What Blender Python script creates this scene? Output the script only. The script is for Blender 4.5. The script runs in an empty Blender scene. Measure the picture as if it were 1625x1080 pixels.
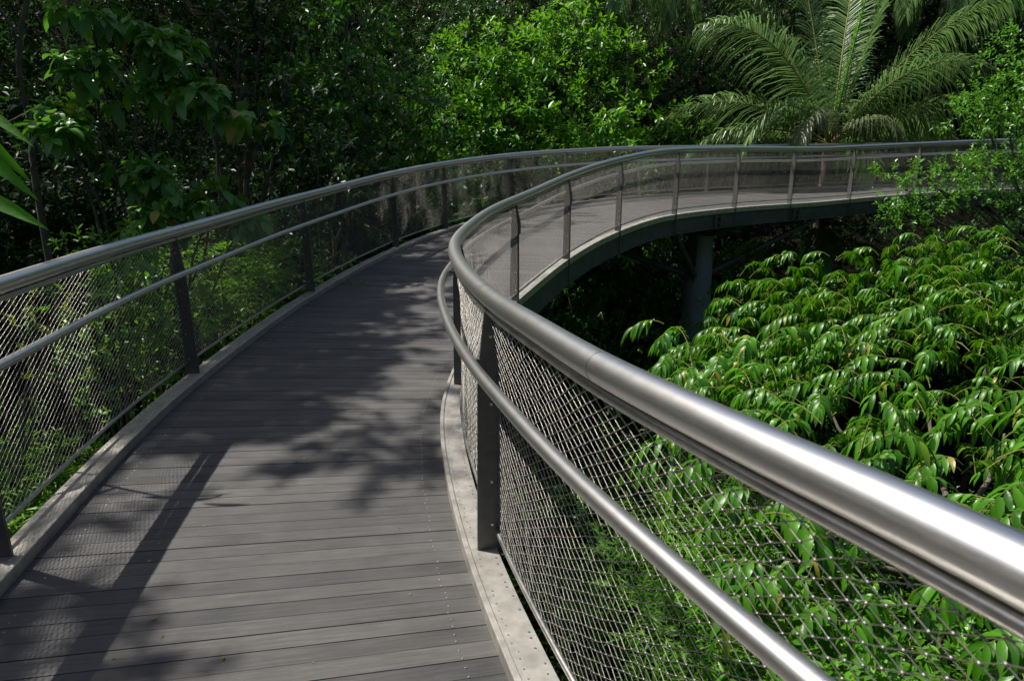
import bpy, math, random
import numpy as np
from mathutils import Vector

# ------------------------------------------------------------------ camera, world, sun, exposure
scene = bpy.context.scene
COL = scene.collection
EYE = 1.605
cam_d = bpy.data.cameras.new('camera')
cam = bpy.data.objects.new('camera', cam_d)
COL.objects.link(cam)
cam.location = (0, 0, EYE)
cam.rotation_euler = (math.radians(90 - 15.44), math.radians(0.0), 0)
cam_d.sensor_width = 36
cam_d.lens = 24.08
cam_d.clip_start = 0.02
cam_d.clip_end = 500
cam_d.dof.use_dof = True
cam_d.dof.focus_distance = 5.5
cam_d.dof.aperture_fstop = 8.0
scene.camera = cam

SUN = Vector((-0.60, 0.22, 1.0)).normalized()
SUN_EL = math.asin(SUN.z)
SUN_AZ = math.atan2(SUN.x, SUN.y)            # from +Y towards +X
world = bpy.data.worlds.new('World')
scene.world = world
world.use_nodes = True
nt = world.node_tree
sky = nt.nodes.new('ShaderNodeTexSky')
sky.sky_type = 'NISHITA'
sky.sun_disc = False
sky.sun_elevation = SUN_EL
sky.sun_rotation = SUN_AZ
sky.dust_density = 2.5
nt.links.new(sky.outputs[0], nt.nodes['Background'].inputs[0])
nt.nodes['Background'].inputs[1].default_value = 0.07
sl = bpy.data.lights.new('sun', 'SUN')
sl.energy = 4.6
sl.angle = math.radians(0.53)
sl.color = (1.0, 0.95, 0.87)
so = bpy.data.objects.new('sun', sl)
COL.objects.link(so)
so.rotation_euler = (-SUN).to_track_quat('-Z', 'Y').to_euler()
scene.view_settings.view_transform = 'Standard'
scene.view_settings.look = 'None'
scene.view_settings.exposure = 0.6
scene.view_settings.gamma = 1.0
scene.render.film_transparent = False
scene.cycles.max_bounces = 7
scene.cycles.diffuse_bounces = 3
scene.cycles.glossy_bounces = 4
scene.cycles.transmission_bounces = 4

rng = np.random.default_rng(7)

# ------------------------------------------------------------------ helpers
class MB:
    """collects verts and faces, builds ONE mesh object"""
    def __init__(self):
        self.v = []; self.f = []; self.n = 0; self.uv = []
    def add(self, v, f, uv=None):
        v = np.asarray(v, float).reshape(-1, 3); f = np.asarray(f, int)
        self.v.append(v); self.f.append(f + self.n); self.n += len(v)
        if uv is not None: self.uv.append(np.asarray(uv, float))
    def build(self, name, mat, parent=None, smooth=False, loc=None):
        V = np.concatenate(self.v)
        me = bpy.data.meshes.new(name)
        me.vertices.add(len(V)); me.vertices.foreach_set('co', V.astype(np.float32).ravel())
        loops = np.concatenate([f.ravel() for f in self.f]).astype(np.int32)
        tot = np.concatenate([np.full(len(f), f.shape[1]) for f in self.f]).astype(np.int32)
        st = np.concatenate([[0], np.cumsum(tot)[:-1]]).astype(np.int32)
        me.loops.add(len(loops)); me.loops.foreach_set('vertex_index', loops)
        me.polygons.add(len(tot)); me.polygons.foreach_set('loop_start', st); me.polygons.foreach_set('loop_total', tot)
        me.polygons.foreach_set('use_smooth', np.full(len(tot), smooth))
        if self.uv:
            U = np.concatenate(self.uv)
            l = me.uv_layers.new(name='uv'); l.data.foreach_set('uv', U[loops].astype(np.float32).ravel())
        me.update(calc_edges=True); me.validate()
        me.materials.append(mat)
        o = bpy.data.objects.new(name, me); COL.objects.link(o)
        if parent:
            o.parent = parent
            o.location = -Vector(parent.location)
        return o

def tag(o, label, cat, group=None, kind=None):
    if label: o['label'] = label
    if cat: o['category'] = cat
    if group: o['group'] = group
    if kind: o['kind'] = kind
    return o

def thing(name, loc, label, cat, group=None):
    o = bpy.data.objects.new(name, None); COL.objects.link(o); o.location = loc
    o.empty_display_size = 0.2
    return tag(o, label, cat, group)

def structure(name, mb, mat, smooth=False):
    o = mb.build(name, mat, None, smooth); o['kind'] = 'structure'; return o

def frames(P):
    T = np.gradient(P, axis=0); T /= np.linalg.norm(T, axis=1)[:, None] + 1e-12
    up = np.array([0, 0, 1.0])
    A = np.cross(T, up); l = np.linalg.norm(A, axis=1)
    A[l < 0.05] = np.cross(T[l < 0.05], [0, 1.0, 0.0]) if (l < 0.05).any() else A[l < 0.05]
    A /= np.linalg.norm(A, axis=1)[:, None]
    return T, A, np.cross(A, T)

def tube(mb, P, r, k=10, caps=True):
    P = np.asarray(P, float); n = len(P)
    r = np.broadcast_to(np.asarray(r, float), (n,))
    T, A, B = frames(P)
    a = np.arange(k) * 2 * math.pi / k
    V = P[:, None] + r[:, None, None] * (A[:, None] * np.cos(a)[None, :, None] + B[:, None] * np.sin(a)[None, :, None])
    i = np.arange(n - 1)[:, None] * k; j = np.arange(k)[None]; j2 = (j + 1) % k
    F = np.stack([i + j, i + j2, i + k + j2, i + k + j], -1).reshape(-1, 4)
    mb.add(V, F)
    if caps:
        mb.add(V[0], [list(range(k))]); mb.add(V[-1], [list(range(k))[::-1]])

def sweep(mb, C, N, prof, closed=True):
    """prof: (offset along N, z) points; C (n,3), N (n,3)"""
    prof = np.asarray(prof, float); n, k = len(C), len(prof)
    V = C[:, None] + N[:, None] * prof[None, :, 0, None]; V[:, :, 2] += prof[None, :, 1]
    i = np.arange(n - 1)[:, None] * k; j = np.arange(k if closed else k - 1)[None]; j2 = (j + 1) % k
    F = np.stack([i + j, i + j2, i + k + j2, i + k + j], -1).reshape(-1, 4)
    mb.add(V, F)

def hexa(mb, c):
    """8 corners: bottom 4, top 4"""
    mb.add(c, [[0, 3, 2, 1], [4, 5, 6, 7], [0, 1, 5, 4], [1, 2, 6, 5], [2, 3, 7, 6], [3, 0, 4, 7]])

def box(mb, cen, ax, ay, az, hx, hy, hz):
    cen = np.asarray(cen, float); ax = np.asarray(ax, float) * hx; ay = np.asarray(ay, float) * hy; az = np.asarray(az, float) * hz
    hexa(mb, [cen - ax - ay - az, cen + ax - ay - az, cen + ax + ay - az, cen - ax + ay - az,
              cen - ax - ay + az, cen + ax - ay + az, cen + ax + ay + az, cen - ax + ay + az])

# ------------------------------------------------------------------ materials
def new_mat(name):
    m = bpy.data.materials.new(name); m.use_nodes = True
    t = m.node_tree; b = t.nodes['Principled BSDF']
    return m, t, b

def ramp(t, src, stops):
    r = t.nodes.new('ShaderNodeValToRGB'); e = r.color_ramp.elements
    while len(e) < len(stops): e.new(0.5)
    for k, (p, c) in enumerate(stops):
        e[k].position = p; e[k].color = (*c, 1)
    t.links.new(src, r.inputs[0]); return r

def noise(t, scale, detail=4, vec=None, rough=0.5):
    n = t.nodes.new('ShaderNodeTexNoise'); n.inputs['Scale'].default_value = scale
    n.inputs['Detail'].default_value = detail; n.inputs['Roughness'].default_value = rough
    if vec is not None: t.links.new(vec, n.inputs['Vector'])
    return n

def steel(name, base, rough, metal=1.0, spot=0.06, bump=0.0, scale=30, rvar=0.2):
    m, t, b = new_mat(name)
    co = t.nodes.new('ShaderNodeTexCoord')
    n = noise(t, scale, 5, co.outputs['Object'], 0.6)
    r = ramp(t, n.outputs['Fac'], [(0.3, tuple(x * (1 - spot * 2) for x in base)), (0.7, tuple(min(1, x * (1 + spot)) for x in base))])
    t.links.new(r.outputs[0], b.inputs['Base Color'])
    n2 = noise(t, scale * 0.35, 6, co.outputs['Object'], 0.65)
    mr = t.nodes.new('ShaderNodeMapRange'); mr.inputs['To Min'].default_value = rough * (1 - rvar); mr.inputs['To Max'].default_value = rough * (1 + rvar)
    mr.inputs['From Min'].default_value = 0.3; mr.inputs['From Max'].default_value = 0.7
    t.links.new(n2.outputs['Fac'], mr.inputs['Value']); t.links.new(mr.outputs[0], b.inputs['Roughness'])
    b.inputs['Metallic'].default_value = metal
    if bump:
        bp = t.nodes.new('ShaderNodeBump'); bp.inputs['Strength'].default_value = bump; bp.inputs['Distance'].default_value = 0.002
        t.links.new(n.outputs['Fac'], bp.inputs['Height']); t.links.new(bp.outputs[0], b.inputs['Normal'])
    return m

M_RAIL = steel('brushed_steel', (0.78, 0.76, 0.735), 0.335, spot=0.015, scale=60, rvar=0.04)
M_ROD = steel('steel_rod', (0.52, 0.50, 0.47), 0.38, spot=0.1, scale=40)
M_KERB = steel('kerb_steel', (0.52, 0.49, 0.44), 0.48, metal=0.75, spot=0.14, bump=0.25, scale=14)
M_POST = steel('post_steel', (0.12, 0.12, 0.113), 0.42, metal=0.5, spot=0.12, bump=0.15, scale=25)
M_WIRE = steel('wire_steel', (0.32, 0.305, 0.28), 0.46, metal=0.95, spot=0.1, scale=60)
M_PAINT = steel('dark_green_paint', (0.066, 0.073, 0.076), 0.5, metal=0.0, spot=0.2, bump=0.15, scale=6)
M_PILLAR = steel('grey_paint', (0.21, 0.235, 0.275), 0.6, metal=0.0, spot=0.1, bump=0.1, scale=4)

def deck_material():
    m, t, b = new_mat('grooved_deck_boards')
    uv = t.nodes.new('ShaderNodeUVMap'); uv.uv_map = 'uv'
    geo = t.nodes.new('ShaderNodeNewGeometry')
    mp = t.nodes.new('ShaderNodeMapping'); mp.inputs['Scale'].default_value = (1.2, 26, 1)
    t.links.new(uv.outputs[0], mp.inputs[0])
    streak = noise(t, 3.0, 8, mp.outputs[0], 0.7)
    blot = noise(t, 2.3, 6, uv.outputs[0], 0.62)
    r1 = ramp(t, streak.outputs['Fac'], [(0.25, (0.037, 0.037, 0.038)), (0.75, (0.114, 0.112, 0.111))])
    r2 = ramp(t, blot.outputs['Fac'], [(0.32, (0.62, 0.62, 0.63)), (0.68, (1.16, 1.14, 1.12))])
    r3 = ramp(t, geo.outputs['Random Per Island'], [(0.0, (0.74, 0.75, 0.77)), (1.0, (1.18, 1.16, 1.13))])
    a = t.nodes.new('ShaderNodeMix'); a.data_type = 'RGBA'; a.blend_type = 'MULTIPLY'; a.inputs[0].default_value = 1
    t.links.new(r1.outputs[0], a.inputs[6]); t.links.new(r2.outputs[0], a.inputs[7])
    c = t.nodes.new('ShaderNodeMix'); c.data_type = 'RGBA'; c.blend_type = 'MULTIPLY'; c.inputs[0].default_value = 1
    t.links.new(a.outputs[2], c.inputs[6]); t.links.new(r3.outputs[0], c.inputs[7])
    t.links.new(c.outputs[2], b.inputs['Base Color'])
    b.inputs['Roughness'].default_value = 0.62
    b.inputs['Specular IOR Level'].default_value = 0.4
    # fine grooves running along each board
    sep = t.nodes.new('ShaderNodeSeparateXYZ'); t.links.new(uv.outputs[0], sep.inputs[0])
    mu = t.nodes.new('ShaderNodeMath'); mu.operation = 'MULTIPLY'; mu.inputs[1].default_value = 2 * math.pi / 0.0068
    t.links.new(sep.outputs[1], mu.inputs[0])
    si = t.nodes.new('ShaderNodeMath'); si.operation = 'SINE'; t.links.new(mu.outputs[0], si.inputs[0])
    fine = noise(t, 60, 3, mp.outputs[0], 0.6)
    ad = t.nodes.new('ShaderNodeMath'); ad.operation = 'MULTIPLY_ADD'; ad.inputs[1].default_value = 2.0
    t.links.new(fine.outputs['Fac'], ad.inputs[0]); t.links.new(si.outputs[0], ad.inputs[2])
    bp = t.nodes.new('ShaderNodeBump'); bp.inputs['Strength'].default_value = 0.55; bp.inputs['Distance'].default_value = 0.0012
    t.links.new(ad.outputs[0], bp.inputs['Height']); t.links.new(bp.outputs[0], b.inputs['Normal'])
    return m
M_DECK = deck_material()

def leaf_mat(name, dark, light, trans=None, rough=0.36, tw=0.35, odd=None, spec=0.5, bump=0.0):
    m, t, b = new_mat(name)
    geo = t.nodes.new('ShaderNodeNewGeometry')
    stops = [(0.0, dark), (0.94 if odd else 1.0, light)]
    if odd: stops.append((0.985, odd))
    r = ramp(t, geo.outputs['Random Per Island'], stops)
    t.links.new(r.outputs[0], b.inputs['Base Color'])
    b.inputs['Roughness'].default_value = rough
    b.inputs['Specular IOR Level'].default_value = spec
    if bump:
        co = t.nodes.new('ShaderNodeTexCoord'); nn_ = noise(t, 45, 3, co.outputs['Object'], 0.6)
        bp = t.nodes.new('ShaderNodeBump'); bp.inputs['Strength'].default_value = bump; bp.inputs['Distance'].default_value = 0.004
        t.links.new(nn_.outputs['Fac'], bp.inputs['Height']); t.links.new(bp.outputs[0], b.inputs['Normal'])
    tr = t.nodes.new('ShaderNodeBsdfTranslucent')
    trans = trans or (light[0] * 2.0, light[1] * 1.9, light[2] * 0.7)
    mx = t.nodes.new('ShaderNodeMix'); mx.data_type = 'RGBA'; mx.blend_type = 'MIX'; mx.inputs[0].default_value = 0.6
    t.links.new(r.outputs[0], mx.inputs[6]); mx.inputs[7].default_value = (*trans, 1)
    t.links.new(mx.outputs[2], tr.inputs[0])
    ms = t.nodes.new('ShaderNodeMixShader'); ms.inputs[0].default_value = tw
    out = t.nodes['Material Output']
    t.links.new(b.outputs[0], ms.inputs[1]); t.links.new(tr.outputs[0], ms.inputs[2]); t.links.new(ms.outputs[0], out.inputs[0])
    return m

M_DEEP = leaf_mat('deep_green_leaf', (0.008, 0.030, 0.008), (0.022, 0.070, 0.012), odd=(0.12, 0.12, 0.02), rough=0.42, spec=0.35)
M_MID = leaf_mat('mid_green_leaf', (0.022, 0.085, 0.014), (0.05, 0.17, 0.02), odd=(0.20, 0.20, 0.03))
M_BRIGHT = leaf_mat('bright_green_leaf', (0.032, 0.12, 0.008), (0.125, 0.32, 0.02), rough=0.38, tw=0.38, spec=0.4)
M_GLOSS = leaf_mat('glossy_drooping_leaf', (0.018, 0.086, 0.004), (0.076, 0.235, 0.010), rough=0.37, tw=0.27, odd=(0.22, 0.21, 0.03), spec=0.38, bump=0.35)
M_BIG = leaf_mat('broad_leaf', (0.05, 0.16, 0.02), (0.10, 0.28, 0.035), rough=0.4, tw=0.3, odd=(0.30, 0.24, 0.03))
M_LONG = leaf_mat('long_green_leaf', (0.055, 0.23, 0.010), (0.09, 0.32, 0.015), rough=0.5, tw=0.5, spec=0.25, bump=0.4)
M_FINE = leaf_mat('fine_green_leaf', (0.04, 0.14, 0.012), (0.10, 0.28, 0.022), rough=0.36)
M_FERN = leaf_mat('feathery_leaf', (0.06, 0.18, 0.008), (0.14, 0.33, 0.015), rough=0.5, tw=0.45)
M_YELL = leaf_mat('yellow_green_leaf', (0.12, 0.20, 0.01), (0.22, 0.30, 0.015), rough=0.45, tw=0.45)
M_PALM = leaf_mat('palm_leaflet', (0.085, 0.18, 0.045), (0.18, 0.31, 0.09), rough=0.38, tw=0.4, trans=(0.17, 0.30, 0.09))
M_PALMB = leaf_mat('young_palm_leaflet', (0.06, 0.17, 0.03), (0.10, 0.27, 0.04), rough=0.35, tw=0.4)
M_PALE = leaf_mat('pale_palm_leaflet', (0.13, 0.17, 0.08), (0.19, 0.23, 0.11), rough=0.4, tw=0.3, trans=(0.22, 0.27, 0.10))

def bark(name, a, b_):
    m, t, b = new_mat(name)
    co = t.nodes.new('ShaderNodeTexCoord')
    n = noise(t, 9, 8, co.outputs['Object'], 0.7)
    r = ramp(t, n.outputs['Fac'], [(0.3, a), (0.7, b_)])
    t.links.new(r.outputs[0], b.inputs['Base Color']); b.inputs['Roughness'].default_value = 0.9; b.inputs['Specular IOR Level'].default_value = 0.12
    bp = t.nodes.new('ShaderNodeBump'); bp.inputs['Strength'].default_value = 0.6; bp.inputs['Distance'].default_value = 0.02
    t.links.new(n.outputs['Fac'], bp.inputs['Height']); t.links.new(bp.outputs[0], b.inputs['Normal'])
    return m
M_BARK = bark('bark', (0.05, 0.042, 0.035), (0.16, 0.14, 0.115))
M_TWIG = bark('green_twig', (0.10, 0.13, 0.03), (0.22, 0.20, 0.06))
M_SOIL = bark('leaf_litter_soil', (0.003, 0.0035, 0.002), (0.012, 0.011, 0.007))
M_RACHIS = bark('palm_rachis', (0.16, 0.20, 0.05), (0.30, 0.30, 0.09))
M_HUSK = bark('palm_base', (0.22, 0.13, 0.06), (0.42, 0.28, 0.15))

# ------------------------------------------------------------------ walkway edges (measured plan, every 0.5 m, s = -2 ...)
LE = np.array([[-1.427,-0.013,0.044],[-1.584,0.506,0.027],[-1.712,1.026,0.009],[-1.817,1.543,-0.009],[-1.905,2.054,-0.027],[-2.013,2.562,-0.045],[-2.11,3.075,-0.048],[-2.193,3.594,-0.049],[-2.261,4.118,-0.049],[-2.295,4.646,-0.049],[-2.311,5.177,-0.05],[-2.311,5.709,-0.038],[-2.293,6.243,-0.019],[-2.265,6.779,0.001],[-2.217,7.317,0.02],[-2.149,7.855,0.04],[-2.06,8.394,0.068],[-1.947,8.931,0.109],[-1.811,9.466,0.151],[-1.65,9.998,0.192],[-1.463,10.526,0.234],[-1.255,11.051,0.274],[-1.018,11.569,0.311],[-0.751,12.08,0.348],[-0.452,12.579,0.385],[-0.109,13.046,0.421],[0.255,13.489,0.458],[0.634,13.91,0.481],[1.026,14.31,0.503],[1.439,14.679,0.526],[1.863,15.031,0.549],[2.295,15.367,0.571],[2.735,15.688,0.581],[3.183,15.991,0.587],[3.64,16.28,0.593],[4.103,16.557,0.599],[4.571,16.821,0.605],[5.049,17.072,0.612],[5.537,17.311,0.619],[6.034,17.536,0.627],[6.542,17.745,0.635],[7.059,17.938,0.643],[7.588,18.112,0.652],[8.126,18.265,0.664],[8.675,18.395,0.677],[9.233,18.502,0.689],[9.799,18.58,0.701],[10.374,18.629,0.713],[10.954,18.645,0.725],[11.539,18.628,0.736],[12.126,18.572,0.747],[12.714,18.476,0.759]])
RE = np.array([[0.411,0.573,0.104],[0.244,0.972,0.075],[0.095,1.395,0.047],[-0.039,1.838,0.018],[-0.163,2.298,-0.01],[-0.263,2.767,-0.039],[-0.352,3.238,-0.045],[-0.428,3.709,-0.047],[-0.491,4.181,-0.048],[-0.478,4.655,-0.049],[-0.451,5.127,-0.051],[-0.408,5.597,-0.038],[-0.35,6.063,-0.016],[-0.242,6.522,0.007],[-0.119,6.972,0.029],[0.02,7.414,0.051],[0.176,7.847,0.084],[0.331,8.274,0.132],[0.503,8.69,0.18],[0.692,9.094,0.229],[0.898,9.486,0.277],[1.107,9.869,0.324],[1.334,10.237,0.365],[1.576,10.588,0.406],[1.836,10.92,0.447],[2.111,11.241,0.488],[2.406,11.552,0.528],[2.72,11.854,0.534],[3.051,12.146,0.54],[3.388,12.439,0.546],[3.737,12.721,0.552],[4.098,12.994,0.558],[4.47,13.259,0.558],[4.843,13.525,0.557],[5.224,13.781,0.556],[5.613,14.028,0.554],[6.01,14.265,0.553],[6.41,14.492,0.562],[6.814,14.707,0.578],[7.221,14.908,0.594],[7.633,15.094,0.611],[8.047,15.264,0.627],[8.464,15.416,0.644],[8.884,15.551,0.661],[9.306,15.665,0.678],[9.729,15.755,0.696],[10.152,15.823,0.713],[10.574,15.867,0.729],[10.994,15.887,0.741],[11.409,15.881,0.753],[11.818,15.849,0.765],[12.219,15.79,0.776]])
def smooth3(A, it):
    for _ in range(it):
        B = A.copy(); B[1:-1] = 0.25 * A[:-2] + 0.5 * A[1:-1] + 0.25 * A[2:]; A = B
    return A
def extend(A, back, fwd):
    d0 = A[0] - A[1]; d1 = A[-1] - A[-2]; d0[2] *= 0.3; d1[2] = 0
    return np.concatenate([[A[0] + d0 * k for k in range(back, 0, -1)], A, [A[-1] + d1 * k for k in range(1, fwd + 1)]])
NB, NF = 6, 16
LE = extend(smooth3(LE, 2), NB, NF); RE = extend(smooth3(RE, 2), NB, NF)
S0 = -2 - 0.5 * NB; S1 = S0 + 0.5 * (len(LE) - 1)
SK = S0 + 0.5 * np.arange(len(LE))
def spline(A, s):
    """Catmull-Rom through the measured points"""
    u = np.clip((np.atleast_1d(s) - S0) / 0.5, 0, len(A) - 1.001); i = u.astype(int); f = (u - i)[:, None]
    p0 = A[np.maximum(i - 1, 0)]; p1 = A[i]; p2 = A[i + 1]; p3 = A[np.minimum(i + 2, len(A) - 1)]
    return 0.5 * (2 * p1 + (p2 - p0) * f + (2 * p0 - 5 * p1 + 4 * p2 - p3) * f ** 2 + (3 * p1 - p0 - 3 * p2 + p3) * f ** 3)
def edge(sg, s):
    """kerb foot line and outward unit normal; sg -1 left, +1 right"""
    A = LE if sg < 0 else RE; s = np.atleast_1d(s).astype(float)
    C = spline(A, s); T = spline(A, s + 0.15) - spline(A, s - 0.15); T[:, 2] = 0
    T /= np.linalg.norm(T, axis=1)[:, None]
    N = np.stack([T[:, 1], -T[:, 0], 0 * T[:, 0]], -1) * sg
    return C, N, T
def line(sg, s, o, z):
    C, N, T = edge(sg, s); P = C + N * o; P[:, 2] += z; return P
RE[:NB + 3, 2] -= 0.009

SL = [-4.2, -1.95, 0.419, 2.737, 5.261, 7.561, 8.959, 10.649, 12.194, 14.236, 16.2, 18.2, 20.2, 22.2, 24.2, 26.2, 28.2, 30.2]
SR = [-4.4, -2.12, 0.183, 2.494, 5.151, 7.275, 9.364, 11.412, 13.422, 15.284, 17.297, 19.422, 21.682, 23.9, 26.1, 28.3, 30.3]
SA, SB = -4.6, 31.0
RAIL_Z, RAIL_O, MID_Z, MID_O = 1.10, 0.112, 0.87, 0.025
def mid_z(sg): return 0.82 if sg < 0 else 0.87

# ------------------------------------------------------------------ the walkway
walk = thing('elevated_walkway', (-1.0, 3.0, -0.5), 'curving raised footbridge of dark grooved boards on dark green steel girders', 'footbridge')
mb = MB(); pitch = 0.092; s = SA; rb = random.Random(3)
while s < SB:
    w = pitch
    mid = s + w / 2
    # board spacing is even on the centre line
    a, b_ = s + 0.0019, s + w - 0.0019
    La, Lb, Ra, Rb = (line(-1, a, 0.03, 0)[0], line(-1, b_, 0.03, 0)[0], line(1, a, 0.03, 0)[0], line(1, b_, 0.03, 0)[0])
    dz = rb.uniform(-0.0012, 0.0012)
    up = np.array([0, 0, dz]); dn = np.array([0, 0, dz - 0.028])
    W = np.linalg.norm(Ra - La); off = rb.uniform(0, 50)
    v = [La + dn, Ra + dn, Rb + dn, Lb + dn, La + up, Ra + up, Rb + up, Lb + up]
    uv = [(0, 0), (W, 0), (W, w), (0, w)] * 2
    uv = [(x + off, y + off * 0.31) for x, y in uv]
    mb.add(v, [[0, 3, 2, 1], [4, 5, 6, 7], [0, 1, 5, 4], [1, 2, 6, 5], [2, 3, 7, 6], [3, 0, 4, 7]], uv)
    s += w
mb.build('deck_board', M_DECK, walk)

def disc(mb, c, r, h, k=6):
    a = np.arange(k) * 2 * math.pi / k
    R1 = np.stack([c[0] + r * np.cos(a), c[1] + r * np.sin(a), np.full(k, c[2])], -1)
    R2 = np.stack([c[0] + r * .6 * np.cos(a), c[1] + r * .6 * np.sin(a), np.full(k, c[2] + h)], -1)
    j = np.arange(k); j2 = (j + 1) % k
    mb.add(np.concatenate([R1, R2]), np.stack([j, j2, j2 + k, j + k], -1)); mb.add(R2, [list(range(k))])
mb = MB(); s = SA; k = 0
while s < 13:
    for sg in (-1, 1):
        for q in (0.28, 0.72):
            if rb.random() < 0.12: continue
            p = line(sg, s + pitch * q + rb.uniform(-.004, .004), -0.115 + rb.uniform(-.006, .006), 0.0008)[0]
            disc(mb, p, 0.0036, 0.0009)
    s += pitch
o = mb.build('screw', M_ROD, walk); o['kind'] = 'stuff'

mb = MB(); rd = np.random.default_rng(44)
P = []
for _ in range(150):
    s = rd.uniform(-1.5, 9); a, b_ = line(-1, s, -0.02, 0.003)[0], line(1, s, -0.02, 0.003)[0]
    f = rd.beta(0.5, 1.6) if rd.random() < .75 else rd.random()
    P.append(a + (b_ - a) * f)
P = np.array(P); dd = rd.normal(size=(len(P), 3)) * [1, 1, 0.08]; nn = np.array([0, 0, 1.0]) + rd.normal(0, .15, (len(P), 3)); ll = rd.uniform(.006, .026, len(P))
v0 = np.array([[0, 0, 0], [0.42, -0.5, 0.12], [1, 0, 0.02], [0.42, 0.5, 0.12]]); dd /= np.linalg.norm(dd, axis=1)[:, None]; sd_ = np.cross(nn, dd)
V = P[:, None] + dd[:, None] * v0[None, :, 0, None] * ll[:, None, None] + sd_[:, None] * v0[None, :, 1, None] * ll[:, None, None] * .5 + np.array([0, 0, 1.0]) * v0[None, :, 2, None] * ll[:, None, None] * .4
mb.add(V.reshape(-1, 3), np.arange(len(P) * 4).reshape(-1, 4))
M_DRY = leaf_mat('dry_leaf', (0.10, 0.07, 0.03), (0.30, 0.24, 0.10), rough=0.7, tw=0.1, spec=0.2)
tag(mb.build('leaf_debris', M_DRY), 'tiny dry leaf scraps scattered on the boards, mostly along the left kerb', 'leaf litter', kind='stuff')
ss = np.arange(SA, SB, 0.12)
for sg in (-1, 1):
    C, N, T = edge(sg, ss)
    mb = MB(); sweep(mb, C, N, [(0, -0.02), (0, 0.052), (0.003, 0.055), (0.020, 0.055), (0.022, 0.052), (0.022, 0.047), (0.132, 0.045), (0.134, 0.042), (0.134, -0.036), (0.128, -0.036), (0.128, 0.036), (0.012, 0.036), (0.012, -0.02)])
    kerb = mb.build('kerb', M_KERB, walk)
    mb = MB()
    s = SA
    while s < 11:
        for oo in (0.045, 0.112):
            if rb.random() < 0.85:
                disc(mb, line(sg, s + rb.uniform(-.01, .01), oo + rb.uniform(-.006, .006), 0.0458)[0], 0.0042 + rb.uniform(0, .002), 0.0026)
        s += 0.047
    r = mb.build('rivet', M_RAIL, kerb); r.location = (0, 0, 0); r['kind'] = 'stuff'
    mb = MB(); sweep(mb, C, N, [(0.05, -0.042), (0.126, -0.042), (0.126, -0.056), (0.112, -0.058), (0.112, -0.285), (0.134, -0.288), (0.134, -0.302), (0.02, -0.302), (0.02, -0.288), (0.10, -0.286), (0.10, -0.058), (0.05, -0.056)])
    mb.build('edge_girder', M_PAINT, walk)
for i, s in enumerate(np.arange(-4, 30, 1.7)):
    a = line(-1, s, -0.02, -0.15)[0]; b_ = line(1, s, -0.02, -0.15)[0]
    ax = (b_ - a); L = np.linalg.norm(ax); ax /= L; ay = np.cross([0, 0, 1], ax)
    mb = MB(); box(mb, (a + b_) / 2, ax, ay, (0, 0, 1), L / 2 + .1, 0.05, 0.11)
    mb.build('cross_beam', M_PAINT, walk)
# splice brackets on the outer girder face near the pillar
for s in (12.85, 15.5):
    C, N, T = edge(1, s); mb = MB(); c = C[0] + N[0] * 0.135; z = c[2]
    for dt in (-0.085, 0.085):
        box(mb, c + T[0] * dt + np.array([0, 0, -0.17]), T[0], N[0], (0, 0, 1), 0.012, 0.022, 0.11)
    for dz in (-0.09, -0.2):
        box(mb, c + np.array([0, 0, dz]), T[0], N[0], (0, 0, 1), 0.073, 0.018, 0.010)
    mb.build('splice_bracket', M_POST, walk)

# pillar with crosshead and raking struts
PC = np.array([3.92, 14.25, 0.0])
pil = MB()
zt = 0.20
hh = [(-7.2, 0.33), (-5.5, 0.33), (-1.8, 0.30), (-0.9, 0.275), (-0.2, 0.245), (0.02, 0.245)]
P = np.array([[PC[0] - 0.0 * i, PC[1], z] for i, (z, r) in enumerate(hh)])
tube(pil, P, [r for z, r in hh], 28)
pillar = pil.build('pillar', M_PILLAR, walk, smooth=True)
C1, N1, T1 = edge(1, 13.9); ax = N1[0]; ay = T1[0]
mb = MB()
c = PC + np.array([0, 0, 0.10]);
L_ = np.linalg.norm(line(1, 13.9, 0, 0)[0] - line(-1, 13.9, 0, 0)[0]) / 2
cm = (line(1, 13.9, 0, 0)[0] + line(-1, 13.9, 0, 0)[0]) / 2
top = []; 
for sx in (-1, 1):
    for sy in (-1, 1): pass
hexa(mb, [PC + ax * -0.35 + ay * -0.2 + [0, 0, -0.05], PC + ax * 0.35 + ay * -0.2 + [0, 0, -0.05], PC + ax * 0.35 + ay * 0.2 + [0, 0, -0.05], PC + ax * -0.35 + ay * 0.2 + [0, 0, -0.05],
          np.array([cm[0], cm[1], 0]) - ax * L_ - ay * 0.22 + [0, 0, 0.235], np.array([cm[0], cm[1], 0]) + ax * L_ - ay * 0.22 + [0, 0, 0.235],
          np.array([cm[0], cm[1], 0]) + ax * L_ + ay * 0.22 + [0, 0, 0.235], np.array([cm[0], cm[1], 0]) - ax * L_ + ay * 0.22 + [0, 0, 0.235]])
h = mb.build('crosshead', M_PAINT, walk)
for sd, s_t in ((1, 16.3), (-1, 11.6)):
    for sg in (1, -1):
        e = line(sg, s_t, 0.06, -0.33)[0]; b0 = PC + np.array([0, 0, -0.95]) + ay * 0.12 * sd
        mb = MB(); P = np.linspace(b0, e, 6); tube(mb, P, np.linspace(0.075, 0.05, 6), 10)
        mb.build('strut', M_PAINT, walk, smooth=True)
# stiffening fin on the pillar face
mb = MB(); f = -ay * 0.0
dirc = np.array([-0.55, -0.83, 0])
box(mb, PC + dirc * 0.24 + np.array([0, 0, -0.5]), dirc, np.cross([0, 0, 1], dirc), (0, 0, 1), 0.08, 0.02, 0.5)
mb.build('fin_plate', M_PAINT, walk)

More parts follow.
